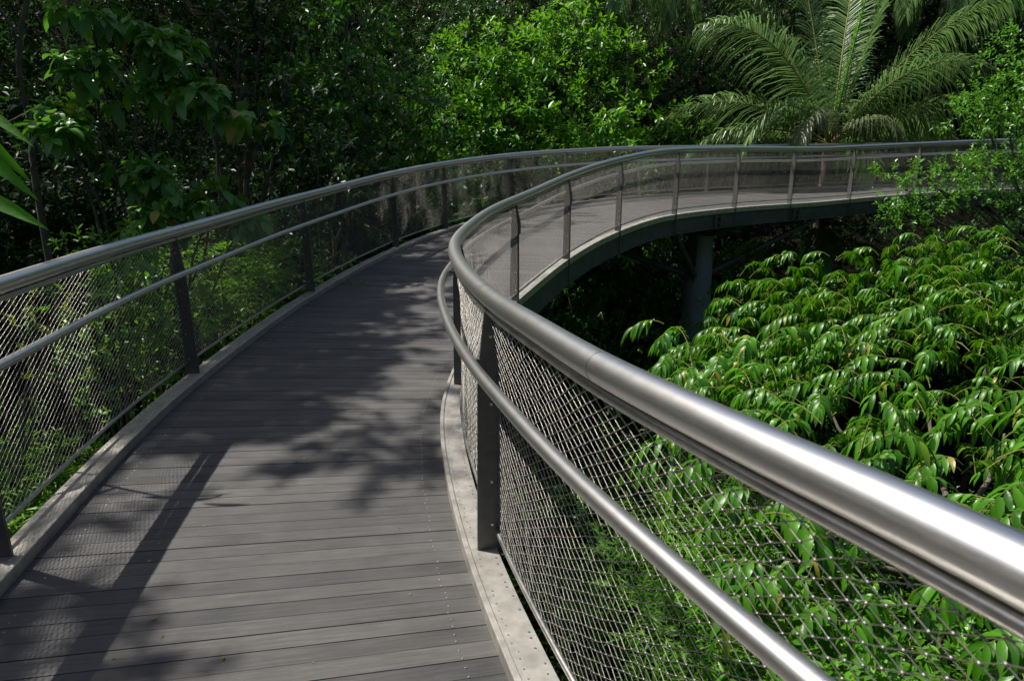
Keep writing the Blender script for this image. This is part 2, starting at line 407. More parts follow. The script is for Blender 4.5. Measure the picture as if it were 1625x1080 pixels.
# ------------------------------------------------------------------ railings
def net(mb, sg, s0, s1, fine):
    """diamond steel cable net between two posts, real wires"""
    dx = 0.062 if fine else 0.058; dz = 0.0335 if fine else 0.031; rad = 0.00112 if fine else 0.00135
    L = np.linalg.norm(line(sg, s1, 0.13, 0)[0] - line(sg, s0, 0.13, 0)[0]) * 1.01
    nc = max(2, int(round(L / (dx / 2)))); z0, z1 = 0.135, 1.05; nr = int(round((z1 - z0) / (dz / 2)))
    if nc % 2: nc += 1
    g = np.linspace(s0, s1, nc + 1); C, N, T = edge(sg, g)
    cc, rr = np.meshgrid(np.arange(nc + 1), np.arange(nr + 1), indexing='ij')
    jit = np.random.default_rng(int(s0 * 100) + 999).normal(0, 1, cc.shape) * 0.0012
    # the net bellies very slightly between its edge rods
    ph = rr / nr
    outw = 0.137 - 0.026 * np.clip((ph - 0.75) / 0.25, 0, 1) + 0.006 * np.sin(ph * math.pi) * np.sin(cc / nc * math.pi) + jit
    P = C[cc] + N[cc] * outw[..., None] + T[cc] * (jit * 1.5)[..., None]
    P[..., 2] += z0 + (z1 - z0) * ph + 0.0015 * np.sin(cc * 0.7)
    even = (cc + rr) % 2 == 0
    A = []; B = []
    for dr in (1, -1):
        lo = 0 if dr == 1 else 1; hi = nr if dr == 1 else nr + 1
        m = even[:-1, lo:hi]
        a = P[:-1, lo:hi][m]; b_ = P[1:, lo + dr:hi + dr][m] if dr == 1 else P[1:, 0:nr][m]
        A.append(a); B.append(b_)
    A = np.concatenate(A); B = np.concatenate(B); n = len(A)
    t = B - A; t /= np.linalg.norm(t, axis=1)[:, None]
    u = np.cross(t, [0, 0, 1.0]); u /= np.linalg.norm(u, axis=1)[:, None]; w = np.cross(u, t)
    k = 3; ang = np.arange(k) * 2 * math.pi / k + 0.3
    ring = rad * (u[:, None] * np.cos(ang)[None, :, None] + w[:, None] * np.sin(ang)[None, :, None])
    V = np.concatenate([A[:, None] + ring, B[:, None] + ring], 1).reshape(-1, 3)
    base = np.arange(n)[:, None, None] * 6; j = np.arange(3); q = np.stack([j, (j + 1) % 3, (j + 1) % 3 + 3, j + 3], -1)[None]
    mb.add(V, (base + q).reshape(-1, 4))
    if fine:   # small ferrules where the wires meet
        K = P[even]; TT = T[cc[even]]; NN = N[cc[even]]; n = len(K)
        off = np.array([[1, 0, 0], [0, 1, 0], [-1, 0, 0], [0, -1, 0], [0, 0, 1], [0, 0, -1]], float)
        V = K[:, None] + off[None, :, 0, None] * TT[:, None] * 0.0062 + off[None, :, 1, None] * NN[:, None] * 0.0030
        V = V + off[None, :, 2, None] * np.array([0, 0, 0.0032])
        tri = np.array([[0, 1, 4], [1, 2, 4], [2, 3, 4], [3, 0, 4], [1, 0, 5], [2, 1, 5], [3, 2, 5], [0, 3, 5]])
        mb.add(V.reshape(-1, 3), (np.arange(n)[:, None, None] * 6 + tri[None]).reshape(-1, 3))

def plate(mb, c, n, t, prof, th):
    """flat plate cut to a profile of (outward, z) points, thickness th along the walkway"""
    prof = np.array(prof); k = len(prof)
    F = c + n[None] * prof[:, :1]; F = F.copy(); F[:, 2] = c[2] + prof[:, 1]
    a = F - t * th / 2; b_ = F + t * th / 2
    mb.add(np.concatenate([a, b_]), np.stack([np.arange(k), (np.arange(k) + 1) % k, (np.arange(k) + 1) % k + k, np.arange(k) + k], -1))
    mb.add(a, [list(range(k))[::-1]]); mb.add(b_, [list(range(k))])

def railing(sg, posts, label):
    C0 = line(sg, 1.0, 0.1, 0.05)[0]
    root = thing('railing', tuple(C0), label, 'railing')
    ss = np.arange(SA, SB, 0.1)
    mb = MB(); tube(mb, line(sg, ss, RAIL_O, RAIL_Z), 0.037, 24)
    hr = mb.build('handrail', M_RAIL, root, smooth=True)
    # sleeve seams where rail lengths join
    for i, s in enumerate([posts[1] + 1.15, posts[2] + 0.06, posts[3] + 0.1] + [p + 0.08 for p in posts[4:9]]):
        mb = MB(); tube(mb, line(sg, np.linspace(s, s + 0.006, 3), RAIL_O, RAIL_Z), 0.0377, 24)
        r = mb.build('joint', M_ROD, hr, smooth=True); r.location = (0, 0, 0)
    mb = MB(); tube(mb, line(sg, ss, MID_O, mid_z(sg)), 0.0215, 14); mr = mb.build('mid_rail', M_RAIL, root, smooth=True)
    mb = MB(); tube(mb, line(sg, ss, 0.108, 1.046), 0.0135, 12); mb.build('net_rod', M_ROD, root, smooth=True)
    mb = MB(); tube(mb, line(sg, ss, 0.132, 0.130), 0.0105, 10); mb.build('net_rod', M_ROD, root, smooth=True)
    for s in posts:
        C, N, T = edge(sg, s); c, n, t = C[0], N[0], T[0]
        mb = MB()
        plate(mb, c, n, t, [(0.052, 0.047), (0.136, 0.047), (0.136, -0.29), (0.152, -0.265), (0.150, 0.74), (0.166, 0.76), (0.166, 0.86), (0.128, 1.04), (0.104, 1.072), (0.090, 1.045), (0.062, 0.80)], 0.014)
        po = mb.build('post', M_POST, root)
        mb = MB()
        # arm from the post to the mid rail, saddle under the handrail
        box(mb, c + n * 0.052 + np.array([0, 0, mid_z(sg) - 0.012]), n, t, (0, 0, 1), 0.026, 0.010, 0.007)
        b_ = mb.build('bracket', M_POST, po); b_.location = (0, 0, 0)
        if s < 12:
            for z in (0.16, 0.35, 0.68, 0.95):
                mb = MB(); tube(mb, np.array([c + n * 0.112 + t * q + np.array([0, 0, z]) for q in (-0.013, 0.013)]), 0.006, 6)
                b_ = mb.build('bolt', M_RAIL, po); b_.location = (0, 0, 0)
    for a, b_ in zip(posts[:-1], posts[1:]):
        mb = MB(); net(mb, sg, a + 0.01, b_ - 0.01, a < 7)
        if a < 7:
            # ties looping the net's side edge to the post
            pass
        mb.build('net_panel', M_WIRE, root, smooth=True)
    return root
railing(-1, SL, 'outer steel tube railing with wire net along the left edge beside the dark leafy bank')
railing(1, SR, 'inner steel tube railing with wire net, its handrail sweeping past drooping bright green leaves')

# ------------------------------------------------------------------ terrain
def ground_z(x, y):
    x = np.asarray(x, float); y = np.asarray(y, float)
    r = np.hypot((x - 4) / 1.05, y - 4)
    t = np.clip((r - 11) / 26, 0, 1); t = t * t * (3 - 2 * t)
    return -6.3 + 20 * t + 0.35 * np.sin(x * 0.7 + 1) * np.cos(y * 0.6) + 0.12 * np.sin(x * 2.1) * np.sin(y * 1.9 + .4)
mb = MB(); n = 160; g = np.linspace(-1, 1, n); g = np.sign(g) * (np.abs(g) ** 1.6) * 140
X, Y = np.meshgrid(g, g + 8, indexing='ij'); Z = ground_z(X, Y)
i, j = np.meshgrid(np.arange(n - 1), np.arange(n - 1), indexing='ij'); q = (i * n + j).ravel()
mb.add(np.stack([X, Y, Z], -1).reshape(-1, 3), np.stack([q, q + n, q + n + 1, q + 1], -1))
structure('ground', mb, M_SOIL, True)

# ------------------------------------------------------------------ foliage
def unit(a): return a / (np.linalg.norm(a, axis=-1, keepdims=True) + 1e-9)
def tmpl(rows, fold=0.12):
    v = []; f = []
    for u, w in rows: v += [(u, -w / 2, fold * w), (u, 0, 0), (u, w / 2, fold * w)]
    for r in range(len(rows) - 1):
        a = r * 3; f += [(a, a + 3, a + 4, a + 1), (a + 1, a + 4, a + 5, a + 2)]
    return np.array(v, float), np.array(f)
LOW = (np.array([[0, 0, 0], [0.42, -0.5, 0.12], [1, 0, -0.05], [0.42, 0.5, 0.12]], float), np.array([[0, 1, 2, 3]]))
MIDL = (np.array([[0, 0, 0], [.3, -.42, .10], [.68, -.40, .08], [1, 0, 0], [.68, .40, .08], [.3, .42, .10], [.5, 0, -.02]], float), np.array([[0, 1, 2, 6], [6, 2, 3, 4], [0, 6, 4, 5]]))
LANCE = tmpl([(0, .04), (.12, .5), (.32, .96), (.55, 1.0), (.78, .62), (.93, .2), (1, .02)], 0.16)
OVAL = tmpl([(0, .05), (.2, .72), (.5, 1.0), (.8, .7), (1, .05)], 0.14)
BROAD = tmpl([(0, .06), (.12, .45), (.35, .92), (.6, 1.0), (.82, .6), (1, .03)], 0.14)
BLADE = tmpl([(0, .5), (.35, 1.0), (.75, .7), (1, .05)], 0.1)

def add_leaves(mb, P, D, Nn, L, W, T, droop=0.0):
    tv, tf = T; D = unit(D); S = unit(np.cross(Nn, D)); U = np.cross(D, S)
    L = np.broadcast_to(L, (len(P),)); W = np.broadcast_to(W, (len(P),)); droop = np.broadcast_to(droop, (len(P),))
    V = (P[:, None] + D[:, None] * (tv[None, :, 0, None] * L[:, None, None]) + S[:, None] * (tv[None, :, 1, None] * W[:, None, None])
         + U[:, None] * (tv[None, :, 2, None] * W[:, None, None]))
    V[..., 2] -= (tv[None, :, 0] ** 2) * (droop * L)[:, None]
    # leaves that droop also shorten towards the stem
    V -= D[:, None] * ((tv[None, :, 0] ** 3) * (droop * L)[:, None] * 0.25)[..., None]
    k = len(tv)
    mb.add(V.reshape(-1, 3), (np.arange(len(P))[:, None, None] * k + tf[None]).reshape(-1, tf.shape[1]))

SPEC = {  # leaves per twig, twig length, leaf length, leaf width, spread (1 = square to the twig), droop, template
    'oval':   (8, 0.16, 0.095, 0.042, 0.85, 0.15, MIDL),
    'small':  (9, 0.15, 0.055, 0.027, 0.9, 0.10, LOW),
    'far':    (7, 0.22, 0.125, 0.058, 0.9, 0.2, LOW),
    'rosette': (8, 0.07, 0.13, 0.052, 1.0, 0.2, OVAL),
    'droop':  (11, 0.32, 0.185, 0.050, 0.9, 0.95, LANCE),
    'big':    (6, 0.10, 0.22, 0.115, 1.0, 0.45, BROAD),
    'fern':   (16, 0.42, 0.10, 0.016, 0.95, 0.2, LOW),
}
def twigs(mb, P, D, spec, r, scale=1.0, tw=None):
    """leafy twigs at points P growing along D"""
    n, tl, L, W, spread, droop, T = SPEC[spec]
    m = len(P); D = unit(D)
    a = unit(np.cross(D, r.normal(size=(m, 3)))); b_ = np.cross(D, a)
    t = (np.arange(n) + 0.5) / n; t = 0.12 + 0.88 * t
    ph = np.arange(n)[None] * 2.39996 + r.uniform(0, 6.28, (m, 1)) + r.normal(0, .25, (m, n))
    sc = scale * r.uniform(0.75, 1.25, (m, 1))
    # stem sags
    pos = P[:, None] + D[:, None] * (t[None, :, None] * tl * sc[..., None])
    pos[..., 2] -= (t[None] ** 2) * tl * sc * 0.35 * (1 if spec in ('droop', 'fern') else 0.3)
    rad = a[:, None] * np.cos(ph)[..., None] + b_[:, None] * np.sin(ph)[..., None]
    if spec in ('fern', 'droop'):      # two-ranked leaves in a flat spray
        side = unit(np.cross(D, [0, 0, 1.0]) + 1e-6)
        sgn = np.where(np.arange(n) % 2 == 0, 1.0, -1.0)[None, :, None]
        rad = side[:, None] * sgn + r.normal(0, .36 if spec == 'droop' else .22, (m, n, 3))
        rad[..., 2] -= 0.1
    sp = spread * (1 - 0.55 * (t[None] ** 3))[..., None]
    ld = D[:, None] * (1.05 - 0.75 * sp) + rad * sp + r.normal(0, 0.12, (m, n, 3))
    nn = np.array([0, 0, 1.0]) + 0.35 * D[:, None] + r.normal(0, 0.28, (m, n, 3))
    ll = L * sc * r.uniform(0.7, 1.2, (m, n)) * (0.75 + 0.25 * np.sin(t * math.pi))[None]
    add_leaves(mb, pos.reshape(-1, 3), ld.reshape(-1, 3), nn.reshape(-1, 3), ll.ravel(), (ll * W / L).ravel(), T, (droop * r.uniform(.4, 1.4, (m, n))).ravel())
    if tw is not None:
        for i in range(m):
            tt = np.linspace(-0.35, 1, 5)[:, None]
            q = P[i] + D[i] * tt * tl * sc[i]; q[:, 2] -= (np.maximum(tt[:, 0], 0) ** 2) * tl * sc[i, 0] * 0.35
            tube(tw, q, np.linspace(0.0045, 0.0018, 5) * max(scale, .6), 4, caps=False)

def lobe_points(lobes, per, r, shell=(0.72, 1.02), up=0.15):
    Ps = []; Ds = []
    for (cx, cy, cz, rx, ry, rz) in lobes:
        m = max(3, int(per * (rx * ry * rz) ** (2 / 3)))
        q = unit(r.normal(size=(m, 3)) + [0, 0, up])
        # drop twigs in patches so that holes open in the crown
        f = np.sin(q[:, 0] * 5 + cx * 3) * np.sin(q[:, 1] * 5 + cy * 3) * np.sin(q[:, 2] * 5 + cz * 3)
        q = q[f < 0.42]; rr = r.uniform(*shell, len(q))[:, None]
        Ps.append(np.array([cx, cy, cz]) + q * rr * [rx, ry, rz])
        Ds.append(unit(q + r.normal(0, .35, q.shape) + [0, 0, 0.15]))
    return np.concatenate(Ps), np.concatenate(Ds)

def scatter_lobes(c, R, n, size, r, flat=0.8, top=0.3):
    out = []
    for _ in range(n):
        q = unit(r.normal(size=3) + [0, 0, top]) * r.uniform(0.55, 1.0)
        s = size * r.uniform(0.6, 1.35)
        out.append((c[0] + q[0] * R[0], c[1] + q[1] * R[1], c[2] + q[2] * R[2], s, s, s * flat))
    return out

def limb(mb, a, b_, r0, r1, r, k=8, wig=0.12, n=9):
    a = np.array(a, float); b_ = np.array(b_, float); L = np.linalg.norm(b_ - a)
    t = np.linspace(0, 1, n)[:, None]; P = a + (b_ - a) * t
    w = np.cumsum(r.normal(0, wig * L / n, (n, 3)), 0); w -= w[0] + (w[-1] - w[0]) * t
    tube(mb, P + w, np.linspace(r0, r1, n), k)

def tree(name, cat, label, base, crown_c, R, nl, size, per, spec, mat, seed, scale=1.0, trunk_r=0.12, lobes=None, group=None, flat=0.8, top=0.3, shell=(0.72, 1.02), limbs=10, twigmesh=False, upb=0.15, fork=None):
    r = np.random.default_rng(seed)
    root = thing(name, base, label, cat, group)
    L = (lobes or []) + (scatter_lobes(crown_c, R, nl, size, r, flat, top) if nl else [])
    mb = MB(); fk = fork; fork = np.array(base) * 0.35 + np.array(crown_c) * 0.65; fork[2] = min(fork[2], crown_c[2])
    if fk is not None: fork = np.array(fk, float)
    limb(mb, base, fork, trunk_r, trunk_r * 0.6, r, 10)
    for q in L[:limbs]: limb(mb, fork, q[:3], trunk_r * 0.45, trunk_r * 0.08 + 0.004, r, 6)
    mb.build('trunk', M_BARK, root, True)
    P, D = lobe_points(L, per, r, shell, upb)
    mb = MB(); tw = MB() if twigmesh else None
    twigs(mb, P, D, spec, r, scale, tw)
    cr = mb.build('crown', mat, root, spec in ('droop', 'big'))
    if twigmesh:
        o = tw.build('twig', M_TWIG, cr); o.location = (0, 0, 0); o['kind'] = 'stuff'
    return root

def gz(x, y): return float(ground_z(x, y))
def base_at(x, y, sink=0.1): return (x, y, gz(x, y) - sink)

# --- forest mass behind everything: nobody could count it
r = np.random.default_rng(21); lob = []
def belt(n, xr, yr, hr, size):
    for _ in range(n):
        x = r.uniform(*xr); y = r.uniform(*yr); g0 = gz(x, y); h = r.uniform(*hr); s = size * r.uniform(.6, 1.4)
        # keep clear of the walkway
        d = min(np.hypot(LE[:, 0] - x, LE[:, 1] - y).min(), np.hypot(RE[:, 0] - x, RE[:, 1] - y).min(), np.hypot((LE[:, 0] + RE[:, 0]) / 2 - x, (LE[:, 1] + RE[:, 1]) / 2 - y).min())
        if d < s + 0.9 and g0 + h > -1.6 - s: h = max(0.3, -2.0 - s - g0)
        if g0 + h > 12.5: continue
        if y < 9.3 and x + s > -6.0: continue
        if 2.8 < x < 14.5 and y < 23.5 and g0 + h > -1.5 and y > 15.5: continue
        if x > 6.5 and y < 16 and g0 + h > -1.2 and x < 12: continue
        lob.append((x, y, g0 + h, s, s, s * .8))
belt(330, (-15, -4.2), (1, 15), (0.5, 8.0), 1.15)
belt(120, (-9, -3.2), (9, 19), (0.5, 7.0), 1.0)
belt(460, (-12, 22), (19.5, 30), (0.3, 9), 1.35)
belt(170, (-27, -11), (10, 30), (0.3, 8), 1.5)
belt(110, (12, 24), (8, 20), (0.5, 8), 1.3)
P, D = lobe_points(lob, 115, r, (0.6, 1.05))
mb = MB(); twigs(mb, P, D, 'far', r, 1.0)
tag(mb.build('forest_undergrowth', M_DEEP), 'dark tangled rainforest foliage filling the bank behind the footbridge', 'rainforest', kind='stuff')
lob = []
for _ in range(900):
    a = r.uniform(0, math.pi * 2); q = r.uniform(15, 36); x = 4 + q * math.cos(a) * 1.05; y = 4 + q * math.sin(a)
    if y < 2 or abs(x) > y * 1.0 + 6: continue
    s_ = r.uniform(1.0, 2.0); lob.append((x, y, gz(x, y) + r.uniform(0, .9), s_, s_, s_ * .45))
P, D = lobe_points(lob, 55, r)
mb = MB(); twigs(mb, P, D, 'far', r, 1.5)
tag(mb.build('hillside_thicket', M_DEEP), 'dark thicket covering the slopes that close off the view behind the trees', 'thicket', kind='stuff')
# low shrubs and creepers on the valley floor
lob = []
for _ in range(420):
    x = r.uniform(-7, 15); y = r.uniform(0, 20); s = r.uniform(.6, 1.2)
    lob.append((x, y, gz(x, y) + r.uniform(0.1, 1.6), s, s, s * .6))
P, D = lobe_points(lob, 90, r)
mb = MB(); twigs(mb, P, D, 'far', r, 1.0)
tag(mb.build('valley_shrubs', M_MID), 'low green shrubs covering the ground under the footbridge', 'ground cover', kind='stuff')

# --- tall canopy trees whose crowns shade the bank and the walkway
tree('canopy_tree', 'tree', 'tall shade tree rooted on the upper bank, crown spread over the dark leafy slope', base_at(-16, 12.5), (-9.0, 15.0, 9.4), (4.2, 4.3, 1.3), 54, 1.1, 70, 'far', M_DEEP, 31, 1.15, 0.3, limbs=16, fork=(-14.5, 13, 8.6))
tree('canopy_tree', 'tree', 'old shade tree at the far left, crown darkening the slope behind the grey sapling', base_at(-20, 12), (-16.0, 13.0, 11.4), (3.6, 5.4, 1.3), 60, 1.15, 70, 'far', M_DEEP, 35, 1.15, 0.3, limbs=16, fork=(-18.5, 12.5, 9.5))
rr_ = np.random.default_rng(320); L = []
for _ in range(52):
    y = rr_.uniform(5.5, 11.2); xm = -4.75 - 0.27 * (y - 5.6) if y < 9.4 else -4.6
    L.append((rr_.uniform(-6.3, xm), y, 6.2 + rr_.uniform(-.5, .5), .55, .55, .3))
for _ in range(12):
    y = rr_.uniform(5.6, 9.4); L.append((rr_.uniform(-5.1, -4.3), y, 6.1, .2, .3, .15))
for x, y, q in ((-4.75, 5.05, .42), (-4.35, 4.75, .34), (-4.15, 5.1, .3), (-4.0, 4.65, .22), (-5.2, 5.3, .4), (-3.95, 5.6, .25), (-3.9, 6.6, .25), (-3.95, 7.7, .3)): L.append((x, y, 6.0, q, q, .2))
for x, y, q in ((-5.3, 3.3, .46), (-4.95, 3.05, .38), (-5.65, 3.7, .36), (-5.15, 2.8, .4), (-5.6, 3.0, .4), (-4.8, 2.7, .35), (-5.55, 4.3, .16), (-5.95, 3.9, .3), (-5.98, 4.4, .3), (-6.0, 4.9, .32), (-6.0, 5.4, .34), (-6.1, 3.3, .35)): L.append((x, y, 6.0, q, q, .2))
L = [(x - 1.5, y + 0.55, z + 2.5, a, b_, c) for x, y, z, a, b_, c in L]
tree('canopy_tree', 'tree', 'spreading shade tree whose leafy branches hang high over the middle of the walkway', base_at(-11.5, 6.8), (-8.4, 7.5, 8.5), (1, 1, 1), 0, 0.6, 300, 'oval', M_MID, 32, 1.3, 0.13, limbs=58, fork=(-10.6, 7.3, 7.6), lobes=L, shell=(0.2, 1.0))
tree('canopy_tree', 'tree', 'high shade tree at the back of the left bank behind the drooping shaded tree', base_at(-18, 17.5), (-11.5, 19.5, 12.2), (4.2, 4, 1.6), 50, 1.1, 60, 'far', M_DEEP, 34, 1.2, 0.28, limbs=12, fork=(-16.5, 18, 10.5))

# --- the sunlit broad tree behind the far rail
tree('broadleaf_tree', 'tree', 'sunlit bright green tree with glossy leaves and a rounded sloping crown behind the far rail', base_at(1.2, 20.5), (0.9, 19.6, 1.4), (3.9, 2.6, 3.7), 66, 0.66, 95, 'oval', M_BRIGHT, 41, 2.2, 0.16, flat=0.75, top=0.35)
tree('broadleaf_tree', 'tree', 'shaded green tree left of the sunlit tree, drooping over the far rail', base_at(-4.4, 16.6), (-2.9, 14.9, 1.9), (2.0, 1.7, 2.6), 30, 0.6, 100, 'oval', M_MID, 42, 1.8, 0.12)
tree('broadleaf_shrub', 'shrub', 'dark shrub with large glossy leaves just outside the left railing bend', base_at(-3.6, 11.6), (-2.95, 11.1, 1.3), (0.8, 0.8, 0.8), 9, 0.36, 130, 'rosette', M_DEEP, 43, 1.25, 0.05)
tree('broadleaf_tree', 'tree', 'dark tree with blunt bluish leaves in rosettes high on the shaded bank', base_at(-4.6, 10.6), (-3.7, 9.4, 2.5), (1.0, 0.9, 1.2), 15, 0.38, 120, 'rosette', M_DEEP, 44, 1.1, 0.07)

# --- trees of big soft leaves on the left bank
def sprays(specs): return [(x, y, z, a, b_, c) for x, y, z, a, b_, c in specs]
tree('big_leaf_tree', 'tree', 'tree with large pointed leaves in flat layers, some turning yellow, above the left rail', base_at(-5.6, 8.6), (-3.75, 7.7, 1.9), (1, 1, 1), 0, 0.3, 300, 'big', M_BIG, 45, 0.95, 0.06,
     lobes=sprays([(-3.55, 7.6, 2.62, .42, .3, .14), (-3.95, 7.6, 2.2, .5, .3, .13), (-3.25, 7.7, 2.15, .42, .3, .14), (-4.4, 7.7, 2.45, .35, .3, .12), (-2.95, 8.2, 1.95, .3, .3, .14), (-4.75, 7.6, 2.0, .3, .3, .12), (-4.2, 7.5, 2.95, .4, .3, .12), (-4.6, 7.4, 1.75, .3, .3, .12)]), shell=(0.3, 1.0), top=0.8)
tree('big_leaf_tree', 'tree', 'young tree with large pointed leaves in low layers just over the left rail', base_at(-5.2, 8.0), (-3.7, 7.5, 1.0), (1, 1, 1), 0, 0.3, 300, 'big', M_BIG, 46, 0.9, 0.05,
     lobes=sprays([(-3.95, 7.5, 1.38, .45, .3, .12), (-3.3, 7.5, 1.12, .42, .3, .12), (-3.75, 7.3, 0.92, .4, .3, .12), (-2.95, 7.6, 0.86, .3, .3, .12)]), shell=(0.3, 1.0))

# slender grey sapling at the far left
r = np.random.default_rng(5)
root = thing('sapling', base_at(-5.6, 8.2), 'slender crooked grey sapling stem rising through the dark leaves at far left', 'tree')
mb = MB(); pts = np.array([[-5.6, 8.2, gz(-5.6, 8.2)], [-5.5, 8.1, -0.5], [-5.43, 8.0, 1.05], [-5.42, 8.0, 1.5], [-5.36, 8.0, 1.87], [-5.4, 8.0, 2.4], [-5.31, 8.0, 2.85], [-5.13, 8.0, 3.2], [-5.0, 8.0, 4.2]])
tt = np.linspace(0, 8, 41); pts = np.stack([np.interp(tt, range(9), pts[:, k]) for k in range(3)], -1); pts = smooth3(pts, 3)
tube(mb, pts, np.linspace(0.045, 0.022, 41), 8)
for a, b_ in (((-5.38, 8, 1.75), (-5.0, 7.9, 1.1)), ((-5.33, 8, 2.8), (-5.75, 8, 3.6)), ((-5.4, 8, 2.0), (-5.8, 7.8, 1.8)), ((-5.1, 8, 3.4), (-4.6, 8, 4.1))): limb(mb, a, b_, 0.016, 0.006, r, 6)
mb.build('trunk', M_BARK, root, True)
P, D = lobe_points([(-5.7, 8.2, 2.2, .7, .5, .8), (-5.2, 8.4, 1.6, .5, .4, .4), (-5.0, 8.3, 4.2, .8, .6, .5)], 60, r)
mb = MB(); twigs(mb, P, D, 'small', r, 1.2); mb.build('crown', M_DEEP, root)

# long leaves reaching in at the left
root = thing('long_leaf_plant', base_at(-3.3, 3.6), 'plant with a few long pointed bright green leaves close beside the near left handrail', 'plant')
r = np.random.default_rng(9)
mb = MB(); limb(mb, base_at(-3.3, 3.6), (-2.78, 3.45, 1.9), 0.018, 0.008, r, 6, 0.04, 14); mb.build('stem', M_TWIG, root, True)
for (a, b_, w, dr) in (((-2.66, 3.42, 1.88), (-2.29, 3.36, 1.66), .055, .18), ((-2.72, 3.42, 1.86), (-2.37, 3.42, 1.50), .062, .1), ((-2.72, 3.42, 1.73), (-2.33, 3.38, 1.42), .07, .12), ((-2.74, 3.40, 1.46), (-2.29, 3.36, 1.27), .075, .14), ((-2.8, 3.5, 1.9), (-2.7, 3.6, 2.2), .06, .2), ((-2.8, 3.5, 1.3), (-2.95, 3.2, 1.1), .06, .2)):
    a = np.array(a); b_ = np.array(b_); m1 = MB()
    add_leaves(m1, a[None], (b_ - a)[None] + [[0, 0, dr * .35]], np.array([[0.1, -0.9, 0.75]]), np.array([np.linalg.norm(b_ - a) * 1.08]), np.array([w]), tmpl([(0, .06), (.08, .4), (.22, .82), (.42, 1.0), (.62, .9), (.8, .55), (.92, .22), (1, .02)], .14), dr)
    m1.build('leaf', M_LONG, root, True)

# fan of narrow leaflets and a pair of bright leaves just above the left rail
def sprig(name, cat, label, base, tip, leaves, spec, mat, seed, scale, spread, twn=True):
    r = np.random.default_rng(seed); root = thing(name, base, label, cat)
    mb = MB(); limb(mb, base, tip, 0.014, 0.006, r, 6, 0.05, 12); mb.build('stem', M_TWIG, root, True)
    tip = np.array(tip); D = unit(r.normal(size=(leaves, 3)) * [1, .6, .6] + [0.3, -.2, .45]); P = tip + D * r.uniform(0, spread, (leaves, 1))
    mb = MB(); twigs(mb, P, D, spec, r, scale); mb.build('foliage', mat, root, True)
    return root
sprig('fan_leaf_plant', 'plant', 'plant of narrow arching bright leaflets peeking over the left rail', base_at(-4.6, 6.6), (-3.5, 6.0, 0.72), 7, 'droop', M_BRIGHT, 51, 0.75, .25)
sprig('two_leaf_sprig', 'plant', 'small sprig with a pair of yellowish upright leaves over the left rail', base_at(-4.2, 6.9), (-3.42, 6.1, 0.98), 1, 'big', M_YELL, 52, 0.45, .02)

# growth seen through the left net
tree('leafy_shrub', 'shrub', 'sunlit shrub with small blunt leaves seen through the left net beside the first full post', base_at(-4.9, 7.2), (-3.9, 6.9, -0.4), (0.75, 0.6, 1.1), 22, 0.34, 190, 'oval', M_BRIGHT, 53, 1.0, 0.05)
tree('feathery_shrub', 'shrub', 'feathery bright green shrub seen through the left net between the first two posts', base_at(-4.4, 9.2), (-3.55, 8.6, -0.15), (1.1, 0.8, 0.6), 34, 0.36, 150, 'fern', M_FERN, 54, 1.0, 0.05)
tree('feathery_shrub', 'shrub', 'low fern-like shrub far below the left net nearest the camera', base_at(-5.0, 5.6), (-4.9, 5.9, -1.7), (1.1, 1.2, 0.5), 26, 0.4, 130, 'fern', M_FERN, 55, 1.1, 0.05)
tree('feathery_shrub', 'shrub', 'arching ferny shrub right below the kerb outside the near left net', base_at(-4.3, 4.6), (-4.0, 4.5, -1.3), (0.9, 1.3, 0.5), 24, 0.4, 130, 'fern', M_FERN, 57, 1.15, 0.05)
tree('leafy_shrub', 'shrub', 'tall loose shrub behind the ferny growth outside the near left net', base_at(-7.2, 5.6), (-6.9, 5.4, -1.0), (0.8, 1.8, 1.2), 26, 0.42, 120, 'oval', M_MID, 58, 1.3, 0.06)
tree('yellow_shrub', 'shrub', 'yellow-green small-leaved creeper seen through the near left net under the handrail', base_at(-5.1, 5.0), (-4.3, 5.4, 0.0), (0.9, 0.5, 0.35), 10, 0.26, 110, 'small', M_YELL, 56, 1.1, 0.04)

# --- glossy drooping-leaf tree in the right foreground
r = np.random.default_rng(61); L = []
for _ in range(165):
    x = r.uniform(1.1, 9.5); y = r.uniform(2.6, 10.5)
    edge_ = 1.0 + 0.0 * y
    if x < 1.3 + max(0, (y - 5.5)) * 0.42: continue
    if np.hypot(RE[:, 0] - x, RE[:, 1] - y).min() < 1.05 or (x < 2.7 and y < 3.9): continue
    z = -0.62 + 0.085 * max(0, y - 6) + 0.09 * max(0, x - 3) + r.uniform(-.5, .14) - 0.9 * (r.random() < .3) - (0.22 if x < 3.3 and y > 6.3 else 0)
    s = r.uniform(.32, .6); L.append((x, y, z, s, s, s * .42))
for x, y, z in ((1.7, 6.75, -0.14), (1.42, 7.0, -0.04), (2.0, 6.3, -.3), (1.75, 5.3, -.5), (2.6, 6.6, -.1), (2.5, 4.5, -.32), (3.2, 7.4, 0.02), (3.9, 8.4, .06), (5.2, 9.0, .2), (6.6, 9.6, .4), (1.4, 4.5, -.62), (1.5, 6.1, -.42)):
    L.append((x, y, z - .1, .36, .36, .16))
